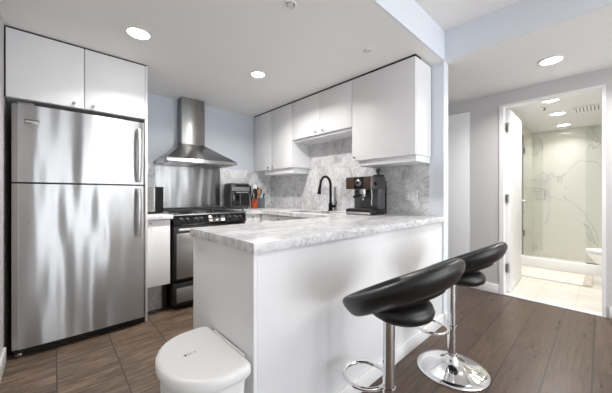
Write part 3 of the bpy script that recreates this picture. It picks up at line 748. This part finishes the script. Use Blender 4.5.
obj('body', loft([(dshape(.035), .004), (dshape(.03), .03), (dshape(.016), .40), (dshape(.016), bz-.052)]), 'bin', t)
obj('bag_ring', loft([(dshape(.010), bz-.0515), (dshape(.007), bz-.042)]), 'bin', t)
ld = obj('lid', loft([(dshape(.003), bz-.0415), (dshape(.0), bz-.036), (dshape(.0), bz-.012), (dshape(.004), bz-.004), (dshape(.012), bz), (dshape(.02), bz+.001)]), 'bin', t, sharp=50)
bm = bmesh.new()
pts = [(x, y) for x, y in dshape(.035)]
obj('rim_line', tube([(.335+.03*math.cos(a)*1.0-.02, 1.105+.10*math.sin(a), bz+.001) for a in [2.0+k*.26 for k in range(9)]], .0012, 6), 'bin', ld)
# small printed mark: a dark wedge and a few strokes
mz = bz+.0012; mc = Vector((.395, 1.12, mz))
bm = bmesh.new()
add_prism(bm, [(mc.x-.017, mc.y+.002), (mc.x-.009, mc.y-.010), (mc.x-.004, mc.y+.004)], mz, mz+.0006)
for dx, dy, L_ in ((.0, .002, .010), (.004, -.006, .007), (.009, .004, .008), (.013, -.004, .006), (.024, .0, .010), (.029, -.003, .008)):
    add_box(bm, mc.x+dx, mc.x+dx+.0016, mc.y+dy-L_/2, mc.y+dy+L_/2, mz, mz+.0006)
obj('printed_mark', bm, 'mark', ld, 'small dark printed mark')
obj('hinge_bar', box(bx1+.001, bx1+.009, .97, 1.25, bz-.05, bz-.004, bev=.003), 'bin', t)
obj('pedal', box(.255, .30, 1.06, 1.15, .01, .025, bev=.005), 'grey', t)

# ------------------------------------------------------------------ bar stools (built facing +y, copied)
def make_stool(label, group):
    t = thing('bar_stool', label, 'bar stool', (0, 0, 0), group)
    prof = [(0, .0), (.202, .0), (.205, .004), (.202, .009), (.17, .016), (.12, .026), (.075, .041), (.047, .060), (.034, .080), (.030, .094), (.030, .10), (0, .10)]
    obj('base', lathe(prof, seg=64), 'chrome', t, sharp=60)
    obj('column', lathe([(0, .1005), (.0255, .1005), (.0255, .592), (0, .592)], seg=28), 'chrome', t)
    obj('collar', lathe([(.0258, .258), (.029, .26), (.029, .278), (.0258, .28)], seg=28), 'chrome', t)
    # D-shaped footrest in front (+y)
    zf = .268
    obj('footrest', tube([(.097*math.cos(a), .121+.097*math.sin(a), zf) for a in [k*PI/24 for k in range(48)]], .0085, 10, closed=True), 'chrome', t)
    OFF = -.055
    # bowl shell under the seat
    obj('seat_pan', lathe([(0, .5925), (.06, .5925), (.10, .598), (.124, .614), (.13, .636), (.122, .658), (.10, .67), (0, .675)], (0, OFF, 0), seg=48), 'leather', t, sharp=80)
    # tilted padded ring: low in front (+y), high at the back (-y)
    a_, b_, tilt = .195, .21, .53
    def ring_pt(ph):
        c = -math.cos(ph)      # ph=0 : back
        return Vector((b_*math.sin(ph), OFF+a_*c, .71-tilt*a_*c)), Vector((math.sin(ph)*a_, c*b_, 0)).normalized()
    bm = bmesh.new(); NS, NK = 72, 16; rings = []
    for i in range(NS):
        ph = 2*PI*i/NS; p_, n_ = ring_pt(ph); w = .5+.5*math.cos(ph)        # 1 at the back, 0 at the front
        hh = .046+.010*w; th = .024+.004*w
        lean = 1.0-.55*w
        up = (Vector((0, 0, 1))+n_*lean).normalized(); out = (n_-up*n_.dot(up)).normalized()
        rg = []
        for k in range(NK):
            t_ = 2*PI*k/NK; ct_, st_ = math.cos(t_), math.sin(t_)
            rg.append(bm.verts.new(p_+out*th*math.copysign(abs(ct_)**.8, ct_)+up*hh*math.copysign(abs(st_)**.8, st_)))
        rings.append(rg)
    for i in range(NS):
        A_, B_ = rings[i], rings[(i+1) % NS]
        for k in range(NK): bm.faces.new((A_[k], A_[(k+1) % NK], B_[(k+1) % NK], B_[k]))
    bmesh.ops.recalc_face_normals(bm, faces=bm.faces)
    rg_ = obj('back_ring', bm, 'leather', t, sharp=80)
    # stitched seam along the outer face
    pts = []
    for i in range(NS):
        ph = 2*PI*i/NS; p_, n_ = ring_pt(ph); w = .5+.5*math.cos(ph); hh = .046+.010*w; th = .024+.004*w; lean = 1.0-.55*w
        up = (Vector((0, 0, 1))+n_*lean).normalized(); out = (n_-up*n_.dot(up)).normalized()
        pts.append(p_+out*th*.72+up*hh*.76)
    obj('seam', tube(pts, .0013, 6, closed=True), 'leather', rg_)
    # upholstered seat cushion inside the ring
    bm = bmesh.new(); rows = []
    NR = 10
    for j in range(NR+1):
        f = j/NR; row = []
        for i in range(48):
            ph = 2*PI*i/48; x = .185*f*math.sin(ph); yl = -.165*f*math.cos(ph)
            z = .672+.02*f*f-.42*yl*f
            row.append(Vector((x, OFF+yl, z)))
        rows.append(row)
    top_ = [[bm.verts.new(v) for v in row] for row in rows[1:]]; c0 = bm.verts.new(rows[0][0])
    bot = [[bm.verts.new(v-Vector((0, 0, .03))) for v in rows[-1]]]
    cb = bm.verts.new((0, OFF, .65))
    for i in range(48):
        j = (i+1) % 48
        bm.faces.new((c0, top_[0][i], top_[0][j]))
        for A_, B_ in zip(top_, top_[1:]): bm.faces.new((A_[i], B_[i], B_[j], A_[j]))
        bm.faces.new((top_[-1][i], bot[0][i], bot[0][j], top_[-1][j])); bm.faces.new((bot[0][i], cb, bot[0][j]))
    bmesh.ops.recalc_face_normals(bm, faces=bm.faces)
    obj('seat', bm, 'leather', t, sharp=80)
    obj('lever', tube([(.02, OFF+.02, .60), (.10, OFF+.03, .605), (.12, OFF+.035, .61)], .005, 8), 'chrome', t)
    return t
s1 = make_stool('black and chrome bar stool nearest the camera, closer to the bin end', 'bar stools at the peninsula')
def dup(root, loc, label):
    r = root.copy(); COL.objects.link(r); r.location = loc; r['label'] = label
    for ch in list(root.children):
        c = ch.copy(); COL.objects.link(c); c.parent = r
        for g_ in ch.children:
            d_ = g_.copy(); COL.objects.link(d_); d_.parent = c
    return r
s2 = dup(s1, (1.853, .642, 0), 'black and chrome bar stool farther from the camera, nearest the bathroom door')
for ch in s2.children:                             # this stool is set a little lower on its gas lift
    if ch.name.split('.')[0] == 'footrest': ch.location.z -= .045
    if ch.name.split('.')[0] in ('back_ring', 'seat', 'seat_pan', 'lever'): ch.location.z -= .034
s1.location = (1.06, .62, 0)

# ------------------------------------------------------------------ bathroom things
t = thing('shower_door', 'clear glass shower door standing ajar beyond bathroom door', 'shower door', (5.43, .835, .155))
hp = Vector((5.43, .835)); ep = Vector((6.05, .667)); u_ = (ep-hp).normalized(); n_ = Vector((-u_.y, u_.x))*.005
def gslab(a, b, z0, z1): 
    return prism([tuple(a-n_), tuple(b-n_), tuple(b+n_), tuple(a+n_)], z0, z1)
gp = obj('glass_panel', gslab(hp+u_*.01, ep, .17, 2.04), 'glassg', t)
for z in (.5, 1.80):
    obj('hinge', gslab(hp-u_*.012-n_*.8, hp+u_*.05-n_*.8, z-.045, z+.045), 'steeld', t)
obj('edge_seal', prism([tuple(hp-u_*.004-n_), tuple(hp+u_*.008-n_), tuple(hp+u_*.008+n_), tuple(hp-u_*.004+n_)], .17, 2.04), 'steeld', t)
hc = hp+u_*.58; hn = Vector((n_.x, n_.y)).normalized()*-.05
P3 = lambda v, z: (v.x, v.y, z)
obj('handle', tube([P3(hc-n_, 1.02), P3(hc+hn, 1.02), P3(hc+hn, 1.18), P3(hc-n_, 1.18)], .009, 10), 'chrome', t)
obj('handle', tube([P3(hc+n_, 1.02), P3(hc-hn, 1.02), P3(hc-hn, 1.18), P3(hc+n_, 1.18)], .009, 10), 'chrome', t)
t = thing('shower_screen', 'fixed clear glass shower screen on the curb behind the toilet', 'shower screen', (5.43, -.5, .15))
obj('glass_panel', box(5.425, 5.435, -1.198, .14, .16, 2.04), 'glassg', t)
obj('channel', box(5.42, 5.44, -1.198, .14, .1505, .162), 'steeld', t)
for z, lab in ((1.36, 'upper glass corner shelf inside the shower'), (1.16, 'lower glass corner shelf inside the shower')):
    t = thing('shower_shelf', lab, 'shower shelf', (6.4, .75, z), 'shower corner shelves')
    obj('shelf', prism([(6.498, .853), (6.498, .62), (6.36, .66), (6.27, .75), (6.25, .853)], z, z+.012), 'glassg', t)
    obj('rail', tube([(6.495, .625, z+.04), (6.36, .665, z+.04), (6.275, .755, z+.04), (6.255, .85, z+.04)], .005, 8), 'chrome', t)
t = thing('shower_fixture', 'chrome shower head on an angled arm beside the screen', 'shower head', (6.2, .02, 1.72))
obj('arm', tube([(6.499, -.12, 1.75), (6.38, -.10, 1.76), (6.30, -.09, 1.72)], .01, 10), 'chrome', t)
obj('rose', tube([(6.30, -.09, 1.725), (6.28, -.085, 1.70), (6.265, -.08, 1.685), (6.26, -.08, 1.68)], [.012, .03, .045, .045], 20), 'chrome', t)
# toilet: faces +y, bowl tip near y=.13
t = thing('toilet', 'white porcelain toilet at the right of the bathroom doorway', 'toilet', (4.9, -.4, 0))
TXc = 4.93
def oval(cxp, cyp, rx, ryf, ryb, n=36):
    out = []
    for k in range(n):
        a = 2*PI*k/n; s_ = math.sin(a); out.append((cxp+rx*math.cos(a), cyp+(ryf if s_ > 0 else ryb)*s_))
    return out
cyT = -.20
obj('bowl', loft([(oval(TXc, cyT-.05, .12, .17, .30), .004), (oval(TXc, cyT-.05, .115, .16, .28), .06), (oval(TXc, cyT-.04, .12, .17, .26), .17), (oval(TXc, cyT-.01, .16, .26, .24), .27), (oval(TXc, cyT, .182, .31, .25), .345), (oval(TXc, cyT, .186, .325, .25), .385)]), 'porcelain', t, sharp=60)
obj('seat', loft([(oval(TXc, cyT, .186, .325, .24), .390), (oval(TXc, cyT, .190, .33, .24), .396), (oval(TXc, cyT, .188, .328, .24), .406)]), 'porcelain', t, sharp=50)
obj('lid', loft([(oval(TXc, cyT, .186, .325, .24), .410), (oval(TXc, cyT, .190, .33, .24), .415), (oval(TXc, cyT, .186, .325, .235), .428), (oval(TXc, cyT, .12, .25, .18), .434)]), 'porcelain', t, sharp=50)
obj('tank', box(TXc-.2, TXc+.2, -.66, -.47, .37, .74, bev=.02), 'porcelain', t)
obj('tank_lid', box(TXc-.21, TXc+.21, -.67, -.46, .7405, .775, bev=.01), 'porcelain', t)
obj('pedestal', box(TXc-.1, TXc+.1, -.62, -.44, .004, .37, bev=.02), 'porcelain', t)
t = thing('bath_mat', 'cream bath mat with fluffy ends in front of shower curb', 'bath mat', (4.97, .44, .004))
mt_ = obj('mat', box(4.66, 5.26, .12, .80, .005, .018, bev=.005), 'mat', t)
bm = bmesh.new()
for k in range(230):
    x = random.uniform(4.66, 5.26); y = random.uniform(.075, .145); z = .006
    add_tube(bm, [(x, y+.01, z+.004), (x+random.uniform(-.012, .012), y, z+random.uniform(.012, .032)), (x+random.uniform(-.02, .02), y-random.uniform(.005, .025), z+random.uniform(.002, .02))], [.006, .006, .003], 5)
obj('fringe', bm, 'mat', t, stuff=True)
